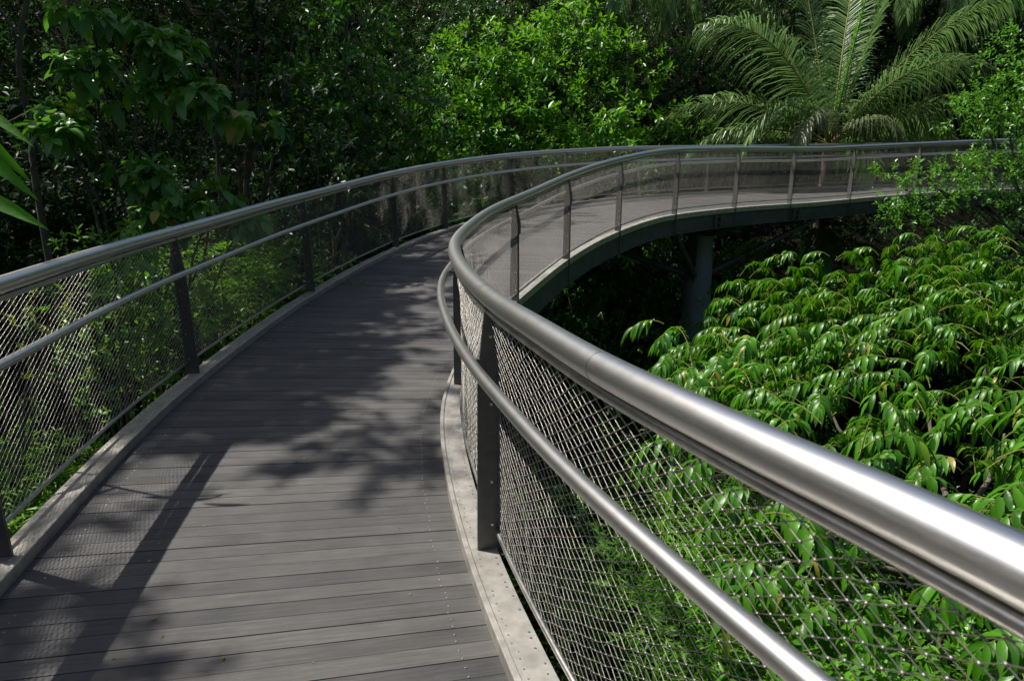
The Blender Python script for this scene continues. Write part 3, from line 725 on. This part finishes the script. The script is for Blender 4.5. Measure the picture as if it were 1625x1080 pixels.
def spray_tree():
    r = np.random.default_rng(620)
    root = thing('drooping_leaf_tree', base_at(4.6, 6.2), 'large tree with long glossy drooping leaves spreading below the near handrail', 'tree')
    def surf(x, y): return -0.56 + 0.085 * max(0, y - 6) + 0.09 * max(0, x - 3) - (0.15 if x < 3.3 and y > 6.3 else 0) - (0.26 if x < 5.0 and y > 7.4 else 0)
    pts = []
    for tier, step, dz in ((0, 0.35, 0.0), (1, 0.36, -0.30), (2, 0.42, -0.65)):
        for gx in np.arange(0.9, 10.2, step):
            for gy in np.arange(2.2, 11.2, step):
                x = gx + r.uniform(-.5, .5) * step; y = gy + r.uniform(-.5, .5) * step
                if x < 1.45 + max(0, (y - 5.5)) * (0.42 - tier * 0.05) - tier * 0.1: continue
                if np.hypot(RE[:, 0] - x, RE[:, 1] - y).min() < 1.0: continue
                if x < 2.5 and y < 3.4: continue
                clump = math.sin(x * 2.3 + 1.0 * math.sin(y * 1.3)) * math.sin(y * 2.1 + 0.9 * math.sin(x * 1.7))
                if tier == 0 and clump < -0.55: continue
                pts.append((x, y, surf(x, y) + dz + 0.26 * clump + r.uniform(-.10, .10)))
    pts += [(1.75, 6.7, -.2), (1.5, 6.95, -.1), (2.0, 6.3, -.3), (1.85, 5.4, -.5), (2.6, 6.6, -.15), (2.5, 4.5, -.35), (3.2, 7.4, -.15), (4.1, 8.4, -.12), (5.2, 9.0, .08), (1.95, 6.65, -.28), (2.2, 6.9, -.25), (2.35, 6.2, -.34), (2.2, 5.9, -.4), (1.75, 6.95, -.2), (2.5, 7.2, -.25), (1.8, 6.3, -.42), (1.6, 6.6, -.35), (2.1, 6.5, -.5), (1.9, 5.9, -.6), (2.4, 6.6, -.2), (6.6, 9.6, .35)] + [(r.uniform(1.9, 2.9), r.uniform(7.2, 8.6), r.uniform(-1.0, -.72)) for _ in range(26)]
    hub = np.array([5.0, 6.4, -1.2]); P0 = []; D0 = []
    for p in pts:
        d = (np.array(p) - hub); d[2] = 0; d = d / (np.linalg.norm(d) + .8) * 0.7
        a = r.uniform(0, 6.28); d = d + np.array([math.cos(a), math.sin(a), 0]) * 0.75; d[2] = r.uniform(.15, .6)
        P0.append(p); D0.append(d)
    P0 = np.array(P0); D0 = unit(np.array(D0)); m = len(P0); n = 15
    Ls = r.uniform(.28, .5, m); t = np.linspace(0.05, 1.0, n)
    def at(tt): 
        q = P0[:, None] + D0[:, None] * (tt[None, :, None] * Ls[:, None, None]); q[..., 2] -= (tt[None] ** 2) * (Ls * .62)[:, None]; return q
    pos = at(t); tg = unit(at(t + .02) - at(t - .02))
    side = unit(np.cross(tg, [0, 0, 1.0])); sg = np.where(np.arange(n) % 2 == 0, 1., -1.)[None, :, None]
    sideness = (1 - 0.8 * t ** 4)[None, :, None]
    ld = tg * (0.55 + .5 * (1 - sideness)) + side * sg * .85 * sideness + np.array([0, 0, -0.12]) + r.normal(0, .2, (m, n, 3))
    nn = np.array([0, 0, 1.0]) + .25 * tg + side * sg * .15 + r.normal(0, .2, (m, n, 3))
    ll = r.uniform(.125, .19, (m, n)) * (0.7 + .3 * np.sin(t * 2.6))[None] * r.uniform(.8, 1.12, (m, 1))
    mb = MB(); add_leaves(mb, pos.reshape(-1, 3), ld.reshape(-1, 3), nn.reshape(-1, 3), ll.ravel(), (ll * .30).ravel() * r.uniform(.85, 1.2, m * n), LANCE, r.uniform(.45, 1.15, m * n))
    cr = mb.build('crown', M_GLOSS, root, True)
    tw = MB(); T5 = at(np.linspace(-0.3, 1, 7))
    for i in range(m): tube(tw, T5[i], np.linspace(.006, .0018, 7), 4, caps=False)
    o = tw.build('twig', M_TWIG, cr); o.location = (0, 0, 0); o['kind'] = 'stuff'
    mb = MB(); fork = np.array([4.7, 6.3, -2.6]); limb(mb, base_at(4.6, 6.2), fork, .17, .11, r, 10)
    for k in range(16):
        a = k * 2.4; q = fork + np.array([math.cos(a) * (1.2 + .2 * k), math.sin(a) * (1.0 + .16 * k), 1.0]); limb(mb, fork, q, .05, .015, r, 6)
    mb.build('trunk', M_BARK, root, True)
spray_tree()
# brush below it, seen through the near net
tree('leafy_shrub', 'shrub', 'soft leafy shrub low under the near handrail, seen through the large net openings', base_at(1.6, 2.4), (2.2, 2.5, -1.75), (1.2, 1.8, 0.45), 60, 0.42, 150, 'oval', M_BRIGHT, 63, 0.95, 0.05)
tree('feathery_shrub', 'shrub', 'second bright feathery shrub under the bend of the near net', base_at(1.3, 4.6), (1.7, 4.6, -1.9), (0.9, 1.1, 0.6), 34, 0.42, 150, 'fern', M_FERN, 64, 1.0, 0.05)

# --- shrubs round the pillar
tree('leafy_shrub', 'shrub', 'sunlit shrub with small bright leaves right behind the grey pillar', base_at(6.2, 14.4), (5.8, 13.9, -1.5), (1.7, 1.2, 1.1), 34, 0.45, 130, 'oval', M_BRIGHT, 71, 1.1, 0.07)
tree('leafy_shrub', 'shrub', 'dim shrub in the shade left of the grey pillar', base_at(1.5, 13.4), (1.7, 13.0, -2.0), (1.5, 1.2, 1.3), 26, 0.5, 110, 'oval', M_MID, 72, 1.2, 0.07)
tree('leafy_shrub', 'shrub', 'dark shrub under the right end of the girder', base_at(10.4, 14.2), (9.6, 13.4, -1.1), (2.4, 1.6, 1.0), 40, 0.5, 110, 'oval', M_MID, 73, 1.2, 0.07)

# --- small-leaved tree leaning over the bridge at the right
L = sprays([(7.25, 13.3, 1.22, .3, .3, .13), (7.8, 13.2, 1.12, .36, .35, .16), (8.3, 13.2, 1.25, .4, .4, .2), (8.8, 13.1, 1.2, .45, .4, .3), (7.35, 13.2, .72, .38, .35, .18), (7.9, 13.1, .68, .45, .35, .22), (8.6, 13.1, .8, .5, .4, .28),
            (9.3, 13.1, 1.2, .5, .4, .3), (9.3, 13.4, 2.0, .6, .5, .45), (8.9, 13.8, 2.4, .5, .5, .4), (9.9, 13.5, 2.7, .7, .6, .5), (9.6, 13.6, 3.3, .7, .6, .5), (10.3, 13.5, 1.6, .7, .5, .5), (7.5, 13.0, .3, .3, .3, .16), (9.9, 13.2, .7, .5, .5, .3)])
tree('fine_leaf_tree', 'tree', 'small-leaved tree leaning its brown branches over the right end of the bridge', base_at(12.4, 12.6), (11.2, 13.0, 1.0), (1, 1, 1), 0, 0.3, 420, 'small', M_FINE, 74, 1.7, 0.11, lobes=L, limbs=18, shell=(0.4, 1.05))

# --- palms
def frond(root, base, d0, length, bend, mat, seed, lw=0.043, ll=0.62, twist=0.0, n=64, hang=0.55):
    """arching rachis with two ranks of narrow leaflets"""
    r = np.random.default_rng(seed); base = np.array(base, float); d = unit(np.array(d0, float)); m = 26
    P = [base]; step = length / (m - 1)
    for i in range(m - 1):
        t = i / (m - 1); d = unit(d + np.array([0, 0, -bend * (0.35 + 1.5 * t) / m * 2.2])); P.append(P[-1] + d * step)
    P = np.array(P); mb = MB(); tube(mb, P, np.linspace(0.032, 0.004, m), 6)
    ra = mb.build('frond', M_RACHIS if mat is not M_PALMB else M_PALMB, root, True)
    T, A, B = frames(P); mb = MB()
    t = np.linspace(0.13, 0.995, n)
    for sg in (-1, 1):
        tt = np.clip(t + r.normal(0, .003, n), 0, 1); u = tt * (m - 1)
        I = lambda X: np.stack([np.interp(u, np.arange(m), X[:, k]) for k in range(3)], -1)
        p = I(P); tg = unit(I(T)); sd = unit(I(A)) * sg; bn = unit(I(B))
        prof = ll * (0.45 + 0.75 * np.sin(np.clip(tt * 1.05, 0, 1) * math.pi) ** 0.7) * r.uniform(.88, 1.1, n)
        sd = sd * math.cos(twist) + bn * sg * math.sin(twist)
        dd = tg * (0.45 + 0.6 * tt[:, None]) + sd * 0.85 + bn * 0.2 + r.normal(0, .05, (n, 3))
        add_leaves(mb, p, dd, bn - sd * 0.35 + r.normal(0, .12, (n, 3)), prof, np.full(n, lw), BLADE, hang * r.uniform(.6, 1.4, n))
    lf = mb.build('leaflets', mat, ra); lf.location = (0, 0, 0); lf['kind'] = 'stuff'

PB = np.array([8.48, 19.0, 1.75])
palm = thing('coconut_palm', (8.5, 19.2, gz(8.5, 19.2)), 'large palm with wide arching grey-green fronds standing behind the far bridge', 'palm')
mb = MB(); r = np.random.default_rng(80)
limb(mb, (8.5, 19.2, gz(8.5, 19.2)), (8.48, 19.05, 1.5), 0.19, 0.13, r, 12, 0.01); mb.build('trunk', M_BARK, palm, True)
mb = MB()
for a in np.linspace(0, 6.28, 9)[:-1]:
    P = np.array([PB + [0.10 * math.cos(a), 0.10 * math.sin(a), -0.35], PB + [0.14 * math.cos(a), 0.14 * math.sin(a), 0.0], PB + [0.10 * math.cos(a), .1 * math.sin(a), 0.35]])
    tube(mb, P, [0.07, 0.06, 0.03], 7)
mb.build('crown_shaft', M_HUSK, palm, True)
FR = [  # direction, length, bend, material, leaflet length, hang
    ((-0.5, 0.35, 1.25), 5.4, 0.55, M_PALM, .8, .5), ((-0.66, -0.2, 1.15), 4.9, 0.88, M_PALM, .8, .6), ((-1.0, -0.05, 0.66), 4.4, 0.68, M_PALM, .75, .6), ((-1.0, -0.2, 0.36), 3.9, 0.6, M_PALM, .7, .7),
    ((-1.0, -0.1, 0.12), 4.0, 0.5, M_PALE, .6, .8), ((-0.55, -0.6, 0.95), 2.5, 1.5, M_PALE, .6, .8), ((-0.16, 0.2, 1.0), 5.2, 0.25, M_PALM, .75, .35),
    ((-0.36, 0.35, 1.0), 5.0, 0.45, M_PALM, .75, .4), ((0.10, -0.05, 1.0), 4.6, 0.2, M_PALMB, .36, .6), ((0.2, 0.4, 1.2), 5.4, 0.3, M_PALM, .8, .4), ((0.33, 0.25, 1.0), 5.2, 0.4, M_PALM, .8, .4),
    ((0.62, -0.05, 0.95), 5.6, 0.62, M_PALM, .85, .6), ((0.5, -0.7, 0.9), 2.1, 1.3, M_PALE, .5, .9), ((0.95, -0.12, 0.58), 4.9, 0.68, M_PALM, .75, .75),
    ((0.95, 0.45, 0.6), 4.9, 0.8, M_PALM, .7, .6), ((1.0, -0.1, 0.14), 4.1, 0.45, M_PALM, .55, .7), ((0.8, 0.8, 0.35), 4.0, 0.8, M_PALM, .7, .6),
    ((-0.8, 0.7, 0.4), 4.0, 0.8, M_PALM, .7, .6), ((0.0, 0.9, 0.7), 4.2, 0.7, M_PALM, .7, .6), ((-0.75, -0.45, 0.85), 3.6, 1.3, M_PALM, .7, .7), ((0.5, -0.4, 1.0), 3.8, 1.0, M_PALM, .7, .7), ((0.75, 0.3, 0.95), 4.8, 0.7, M_PALM, .8, .6)]
for k, (d, ln, bd, mt, ll, hg) in enumerate(FR):
    frond(palm, PB + np.array(unit(np.array(d))) * 0.08, d, ln * 1.08, bd * 0.78, mt, 100 + k, ll=ll * 1.32, hang=hg, n=int(ln * 22), twist=(0.75 if d[0] > 0.3 else -0.75 if d[0] < -0.3 else 0.15))
# a low young palm under the bridge, its fronds showing below the girder
yp = thing('young_palm', base_at(7.4, 17.2), 'low young palm under the bridge with pale fronds hanging behind the pillar', 'palm')
mb = MB(); limb(mb, base_at(7.4, 17.2), (7.3, 17.0, -1.2), 0.12, 0.09, r, 10, 0.02); mb.build('trunk', M_BARK, yp, True)
for k, (d, ln, bd, mt) in enumerate((((-0.7, -0.3, 0.9), 3.1, 2.3, M_PALE), ((-0.1, -.6, .9), 2.4, 2.4, M_PALMB), ((0.8, -.2, .9), 3.9, 2.2, M_PALE), ((0.4, .5, .9), 3, 1.5, M_PALM), ((-.5, .6, .8), 3, 1.5, M_PALM))):
    frond(yp, (7.3, 17.0, -1.1), d, ln, bd, mt, 140 + k, ll=.5, hang=.8, n=75)
# tops of two more palms
for k, (c, label, az) in enumerate((((3.6, 22.6, 7.2), 'palm with drooping fronds hanging in behind the sunlit tree', -1.2), ((13.4, 23.2, 7.3), 'tall palm whose frond tips hang down right of the large palm', -1.9))):
    tp = thing('fan_palm' if False else 'coconut_palm', base_at(c[0] + .3, c[1] + .6), label, 'palm')
    mb = MB(); limb(mb, base_at(c[0] + .3, c[1] + .6), c, 0.16, 0.11, r, 10, 0.01); mb.build('trunk', M_BARK, tp, True)
    for q in range(9):
        a = az + (q - 4) * 0.7
        frond(tp, c, (math.cos(a), math.sin(a), 0.55), 3.4, 2.0, M_PALM, 160 + k * 20 + q, ll=.65, hang=.9, n=80)
